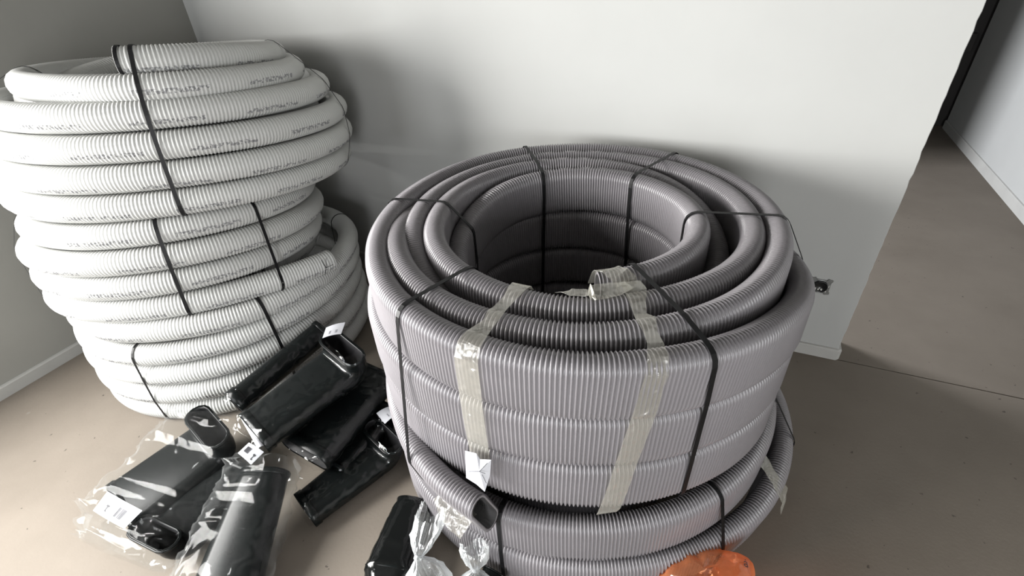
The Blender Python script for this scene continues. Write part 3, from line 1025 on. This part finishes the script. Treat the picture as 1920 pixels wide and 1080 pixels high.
# clear bag with one bend in front
tB, sB = duct_bend('black duct bend in the clear bag at the bottom edge, in front of the heap', *[(-1.1673, 0.2151, 0.05), (-0.9707, 0.2602, 0.05), (-1.2737, 0.5445, 0.15), (-1.12, 0.5583, 0.14)], turn=None, thick=0.085)
bag2 = thing('clear_bag', 'creased clear plastic bag with one black bend, cut by the bottom edge', 'plastic bag', (-1.2547, 0.3939, 0.0))
specB = elbow_path(*[(-1.2088, 0.2005, 0.06), (-0.9613, 0.2595, 0.06), (-1.298, 0.5357, 0.16), (-1.1014, 0.5667, 0.15)], 0.13, None) + (0.13,)
sleeve('bag_film', specB, bag2, 'film', 0.005, 0.014, 0.03, 8.8, 17, (0.6, 0.7), 64, 0.009)

# glossy black wrapped bend at the bottom
tH, sH = duct_bend('glossy black film wrapped bend at the bottom edge beside the knotted clear bags', *[(-0.7419, 0.4654, 0.055), (-0.6008, 0.4798, 0.055), (-0.7714, 0.6592, 0.062), (-0.6609, 0.6558, 0.062)], turn=None, thick=0.085)
sleeve('film_wrap', sH, tH, 'shrink', 0.003, 0.003, 0.028, 5.5, 14, (0.6, 0.8))


# ------------------------------------------------------------------ knotted bags
def knotted(label, body, neck, tip, rb, seed, m='milky', name='knotted_bag', ears=(0.2, 2.2), flat=0.55):
    body, neck, tip = [np.array(p, float) for p in (body, neck, tip)]
    base = body.copy()
    base[2] = 0
    t = thing(name, label, 'plastic bag', tuple(float(x) for x in base))
    k = 72

    def rev(p0, p1, prof, crease, nm, squash):
        ax = p1 - p0
        L = np.linalg.norm(ax)
        ax /= L
        u = np.cross(ax, (0.3, -0.8, 0.5))
        u /= np.linalg.norm(u)
        v = np.cross(ax, u)
        rows = []
        for f, r, cr in prof:
            row = []
            for j in range(k):
                a = 2 * PI * j / k
                d = Vector((math.cos(a) * 2.6 + seed, math.sin(a) * 2.6, f * 0.9))
                rid = 1 - 2.0 * abs(noise.noise(d * 2.2))
                lump = noise.noise(Vector((math.cos(a) * 1.2, math.sin(a) * 1.2, f * 3 + seed)))
                rr = r * (1 + cr * (rid - 0.4) + 0.16 * lump)
                ff = f
                if nm == 'bag_tail':
                    ff = f * (0.72 + 0.38 * max(0, math.cos(a - ears[0])) ** 2 + 0.42 * max(0, math.cos(a - ears[1])) ** 4 + 0.06 * rid)
                p = p0 + ax * L * ff + (u * math.cos(a) + v * math.sin(a) * squash) * rr
                p[2] = max(p[2], 0.002)
                row.append(p)
            rows.append(row)
        V = np.array(rows)
        return fast_mesh(nm, V.reshape(-1, 3), quads(len(rows), k), MT[m], t)
    rev(body, neck, [(-1.1, rb * .05, .05), (-1.05, rb * .5, .08), (-.75, rb * .85, .1), (-.3, rb, .12), (.1, rb * 1.0, .16), (.4, rb * .88, .22), (.62, rb * .68, .3), (.8, rb * .44, .4), (.92, rb * .24, .45), (1.0, rb * .12, .3)], 0.2, 'bag_body', 1.0)
    rev(neck, tip, [(0, rb * .12, .3), (.05, rb * .17, .4), (.15, rb * .28, .5), (.3, rb * .42, .5), (.5, rb * .52, .45), (.75, rb * .58, .4), (1.0, rb * .55, .4)], 0.4, 'bag_tail', flat)
    # tight gather
    A = []
    for i in range(24):
        a = 2 * PI * i / 24
        ax = (tip - neck) / np.linalg.norm(tip - neck)
        u = np.cross(ax, (0.3, -0.8, 0.5))
        u /= np.linalg.norm(u)
        A.append(neck + rb * .15 * (u * math.cos(a) + np.cross(ax, u) * math.sin(a)))
    ribbon('knot', A, (tip - neck), MT['milky'], t, rb * .16, rb * .08, closed=True)
    return t


knotted('knotted clear bag with tall torn tail beside the glossy black wrapped bend', (-0.5309, 0.4716, 0.085), (-0.5728, 0.5009, 0.165), (-0.585, 0.6022, 0.225), 0.062, 2.0, ears=(0.4, 2.4))
knotted('smaller knotted clear bag right of the tall tailed bag, below the grey coil', (-0.4088, 0.4985, 0.075), (-0.4179, 0.5402, 0.15), (-0.4399, 0.5759, 0.195), 0.058, 6.1, ears=(1.2, 3.4), flat=0.9)
tK, sK = duct_bend('black fitting inside the smaller knotted bag at the bottom edge', *[(-0.4326, 0.5076, 0.05), (-0.3565, 0.5178, 0.05), (-0.4289, 0.5832, 0.06), (-0.349, 0.59, 0.06)], turn=None, thick=0.06)


def orange_bag():
    t = thing('orange_bag', 'translucent orange plastic bag on the floor at the bottom edge, printed near its gathered corner', 'plastic bag', (0.156, 0.831, 0.0))
    c = np.array((0.1275, 0.7539, 0.085))
    rows = []
    k = 72
    for i in range(31):
        ph = PI * i / 30
        row = []
        for j in range(k):
            a = 2 * PI * j / k
            d = np.array([math.sin(ph) * math.cos(a), math.sin(ph) * math.sin(a), -math.cos(ph)])
            q = Vector(d) * 2.1
            f = 1 + 0.09 * noise.noise(q + Vector((3, 1, 2))) + 0.07 * (1 - 2.4 * abs(noise.noise(q * 1.9)))
            p = c + d * np.array([0.104, 0.100, 0.088]) * f
            # corner pulled up on the right
            e = max(0.0, d @ np.array([0.80, 0.45, 0.40]))
            p = p + np.array([0.030, 0.024, 0.040]) * e ** 6
            p[2] = max(p[2], 0.002)
            row.append(p)
        rows.append(row)
    V = np.array(rows)
    film = fast_mesh('bag_film', V.reshape(-1, 3), quads(31, k), MT['orange'], t)
    # printed characters by the corner
    cu = bpy.data.curves.new('print', 'FONT')
    cu.body = 'ȧ'
    cu.size = 0.026
    cu.extrude = 0.0003
    o = bpy.data.objects.new('print', cu)
    C.objects.link(o)
    dg = bpy.context.evaluated_depsgraph_get()
    me = bpy.data.meshes.new_from_object(o.evaluated_get(dg))
    bpy.data.objects.remove(o)
    eye = Vector((0, 0, 1.5))
    inv = world_of(t).inverted()
    hit, pos, nrm, _ = film.ray_cast(inv @ eye, (inv.to_3x3() @ (Vector((0.231, 0.8454, 0.1)) - eye)).normalized())
    pos = world_of(t) @ pos if hit else Vector((0.231, 0.8454, 0.1))
    fwd = nrm.normalized() if hit else Vector((0, -0.5, 0.8))
    if fwd.dot(eye - pos) < 0:
        fwd = -fwd
    pos = pos + fwd * 0.0035
    upv = Vector((0.05, 0.8, 0.5))
    upv = (upv - fwd * upv.dot(fwd)).normalized()
    rt = upv.cross(fwd)
    mtx = Matrix((rt, upv, fwd)).transposed().to_4x4()
    mtx.translation = pos
    me.transform(world_of(t).inverted() @ mtx)
    link('print', me, MT['ink'], t, False)
    return t


orange_bag()
